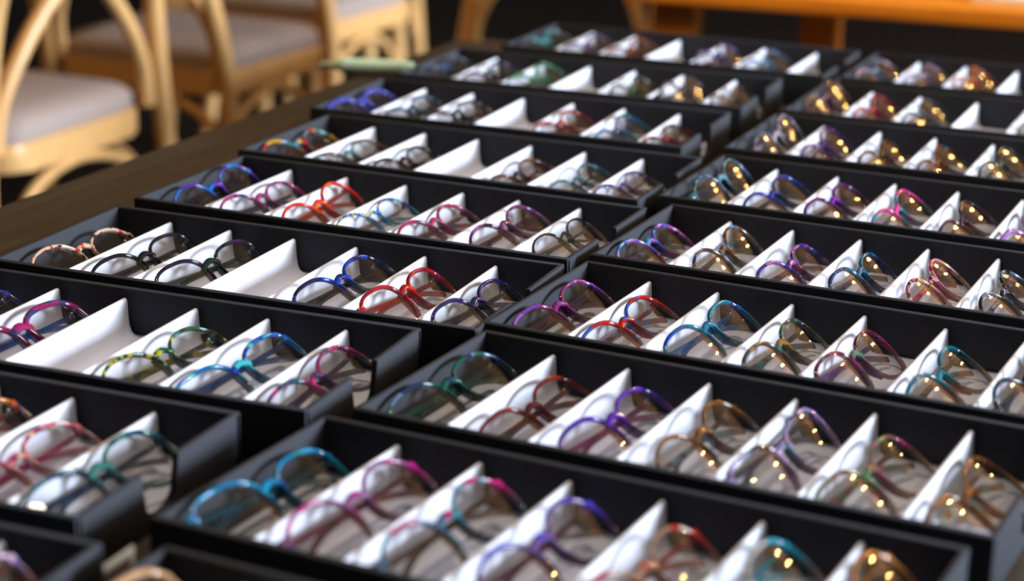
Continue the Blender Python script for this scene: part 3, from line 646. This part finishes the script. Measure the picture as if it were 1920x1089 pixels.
glasses('R7', 2, 'round', F('terracotta', (170, 80, 50), (170, 110, 70), ((190, 100, 60),), .9, .6), 'terracotta orange glasses left of the empty compartment', tilt=37)

# ------------------------------------------------------------------ green pen on the table
r = tag(empty('pen', (-0.232, 0.806, TABLE)), 'pale green pen on the dark table beside the trays', 'pen')
r.rotation_euler = (0, 0, math.radians(16))
def tube_x(name, prof, mat):
    bm = bmesh.new(); lathe(bm, prof, 20); bmesh.ops.rotate(bm, verts=bm.verts, cent=(0, 0, 0), matrix=Matrix.Rotation(PI / 2, 3, 'Y'))
    return link(name, to_mesh(name, bm, True, 30), mat, r, (0, 0, .0100))
tube_x('barrel', [(.0072, .026), (.0100, .030), (.0100, .108), (.0094, .112)], M_pen)
tube_x('tip', [(.0010, 0.0), (.0032, .004), (.0042, .014), (.0070, .026)], M_pen)
tube_x('cap', [(.0085, .112), (.0085, .118), (.0074, .120)], M_pen)

# ------------------------------------------------------------------ cross-back chairs
def chair_meshes(upright=False):
    D_ = {}
    bm = bmesh.new()
    half = [(.228, -.262, 0), (.218, -.215, .22), (.212, -.200, .40), (.206, -.232, .55), (.196, -.295, .72), (.165, -.338, .85), (.09, -.352, .895)]
    if upright:
        half = [(.285, -.245, 0), (.278, -.215, .22), (.268, -.200, .40), (.238, -.203, .64), (.215, -.232, .78), (.165, -.268, .865), (.09, -.285, .905)]
    path = [(-x, y, z) for x, y, z in half] + [(0, half[-1][1] - .003, half[-1][2] + .01)] + half[::-1]
    sweep(bm, catmull(path, 7), .0185, .0185, (0, 1, 0), 12); D_['back_hoop'] = to_mesh('back_hoop', bm)
    for s, nm in ((-1, 'a'), (1, 'b')):
        bm = bmesh.new()
        off = .010 * s
        P = [(s * .186, -.196, .455), (s * .180, -.212 + off * .2, .54), (s * .130, -.236 + off * .6, .63), (s * .045, -.262 + off, .70), (-s * .060, -.292 + off, .77), (-s * .150, -.318 + off * .5, .84)]
        if upright:
            P = [(s * .226, -.190, .452), (s * .212, -.194 + off * .2, .53), (s * .165, -.200 + off * .6, .61), (s * .090, -.206 + off, .69), (-s * .015, -.222 + off, .765), (-s * .130, -.252 + off * .5, .845)]
        sweep(bm, catmull(P, 6), .015, .015, (0, 1, 0), 10); D_['cross_' + nm] = to_mesh('cross_strip', bm)
    bm = bmesh.new()
    def rr(hx, hy, rad, n=6):
        out = []
        for cx, cy, a0 in ((hx - rad, hy - rad, 0), (-hx + rad, hy - rad, 90), (-hx + rad, -hy + rad, 180), (hx - rad, -hy + rad, 270)):
            for k in range(n + 1):
                a = math.radians(a0 + 90 * k / n); out.append((cx + rad * math.cos(a), cy + rad * math.sin(a)))
        return out
    outer = [(x * (1.0 if y > 0 else .93), y) for x, y in rr(.225, .205, .06)]
    prism(bm, outer, 'z', .408, .456, .006); D_['seat_frame'] = to_mesh('seat_frame', bm)
    bm = bmesh.new()
    rings = []
    for k, (sc, z) in enumerate(((.955, .456), (.975, .468), (.965, .484), (.90, .497), (.70, .505), (.35, .509))):
        rings.append([bm.verts.new((x * sc, y * sc, z)) for x, y in outer])
    n = len(outer)
    for A, B in zip(rings, rings[1:]):
        for k in range(n): bm.faces.new((A[k], A[(k + 1) % n], B[(k + 1) % n], B[k]))
    bm.faces.new(rings[0][::-1]); bm.faces.new(rings[-1]); D_['cushion'] = to_mesh('cushion', bm)
    for s, nm in ((-1, 'l'), (1, 'r')):
        bm = bmesh.new(); sweep(bm, catmull([(s * .205, .205, 0), (s * .195, .185, .22), (s * .188, .170, .41)], 6), .019, .019, (0, 1, 0), 12, scale=None)
        D_['leg_' + nm] = to_mesh('front_leg', bm)
        bm = bmesh.new()      # bent side brace under the seat rail
        sweep(bm, catmull([(s * .214, -.205, .26), (s * .205, -.150, .36), (s * .200, -.02, .398), (s * .196, .10, .36), (s * .192, .172, .26)], 6), .011, .011, (1, 0, 0), 10)
        D_['brace_' + nm] = to_mesh('side_brace', bm)
    bm = bmesh.new(); sweep(bm, catmull([(-.212, -.205, .26), (-.15, -.195, .36), (0, -.190, .398), (.15, -.195, .36), (.212, -.205, .26)], 6), .011, .011, (0, 1, 0), 10)
    D_['rear'] = to_mesh('rear_brace', bm)
    bm = bmesh.new(); sweep(bm, catmull([(-.19, .178, .26), (-.13, .175, .36), (0, .172, .398), (.13, .175, .36), (.19, .178, .26)], 6), .011, .011, (0, 1, 0), 10)
    D_['frontb'] = to_mesh('front_brace', bm)
    return D_
CH_A, CH_B = chair_meshes(), chair_meshes(True)
def chair(x, y, rz, label, CH=CH_A):
    r = tag(empty('cross_back_chair', (x, y, 0), math.radians(rz)), label, 'chair', 'pale bentwood chairs left of the table')
    link('back_hoop', CH['back_hoop'], M_wood, r)
    link('cross_strip', CH['cross_a'], M_wood, r); link('cross_strip', CH['cross_b'], M_wood, r)
    link('seat_frame', CH['seat_frame'], M_wood, r)
    link('cushion', CH['cushion'], M_fabric, r)['label'] = 'grey brown seat cushion'
    link('front_leg', CH['leg_l'], M_wood, r); link('front_leg', CH['leg_r'], M_wood, r)
    link('side_brace', CH['brace_l'], M_wood, r); link('side_brace', CH['brace_r'], M_wood, r)
    link('rear_brace', CH['rear'], M_wood, r); link('front_brace', CH['frontb'], M_wood, r)
    return r
chair(-1.255, 1.445, 90, 'pale wooden chair with its arched back towards us, nearest at upper left', CH_B)
chair(-1.285, 2.175, 0, 'pale wooden chair seen side on, right of the nearest chair')
chair(-1.38, 2.78, 0, 'pale wooden chair of which one post shows right of the side-on chair')
chair(-1.60, 3.34, 4, 'pale wooden chair standing above the green pen')
chair(-0.54, 2.17, 180, 'pale wooden chair at the far end of the dark table')
chair(-2.15, 2.02, -90, 'pale wooden chair facing us beyond the nearest chair')

# ------------------------------------------------------------------ orange table at the back
t2 = tag(empty('side_table', (-.06, 1.72, 0), math.radians(5.0)), 'orange varnished wooden table behind the trays at upper right', 'table')
b = bmesh.new(); box(b, -.10, 1.75, 0, .75, .713, .740, .004); link('tabletop', to_mesh('tabletop', b), M_orange, t2)
for sx, sy in ((-.02, .07), (1.66, .07), (.12, .68), (1.52, .68)):
    b = bmesh.new(); box(b, sx - .035, sx + .035, sy - .035, sy + .035, 0, .713, .004); link('leg', to_mesh('leg', b), M_orange, t2)
b = bmesh.new(); box(b, -.11, .11, -.15, .15, 0, .012, .002)
o = link('paper_stack', to_mesh('paper_stack', b), M_paper, None, (.50, 1.98, .740)); tag(o, 'white papers on the orange table at top right corner', 'paper')

# ------------------------------------------------------------------ warm pendant lamps at the back, plus two added for their light
def lamp(x, y, z, label, rad=.040):
    r = tag(empty('pendant_lamp', (x, y, HC)), label, 'lamp', 'warm pendant lamps over the back of the room')
    d = z - HC
    b = bmesh.new(); sweep(b, [(0, 0, 0), (0, 0, d / 2), (0, 0, d + .1)], .004, .004, (0, 1, 0), 8); link('cord', to_mesh('cord', b), M_wall, r)
    b = bmesh.new(); lathe(b, [(.018, d + .04), (.022, d + .06), (.022, d + .1), (.008, d + .11)], 16); link('socket', to_mesh('socket', b), M_brass, r)
    b = bmesh.new(); ball(b, (0, 0, d), rad, (1, 1, 1.1), 16, 10); link('bulb', to_mesh('bulb', b), M_bulb, r)
for x, y, z, text in ((1.75, 5.6, 2.35, 'warm pendant lamp hanging behind the orange table'), (1.2, 6.0, 2.2, 'warm pendant lamp, leftmost of the back row'),
                      (2.5, 5.9, 2.3, 'warm pendant lamp right of the one behind the orange table'), (3.1, 5.3, 2.4, 'warm pendant lamp, rightmost of the back row'),
                      (-1.5, 0.5, 2.25, 'added warm lamp that brightens the pale chairs'), (1.75, 0.7, 2.0, 'added warm lamp over the right end of the dark table')):  # last two are added, to light the chairs and the orange table
    lamp(x, y, z, text, .020 if y == 0.7 else .040)
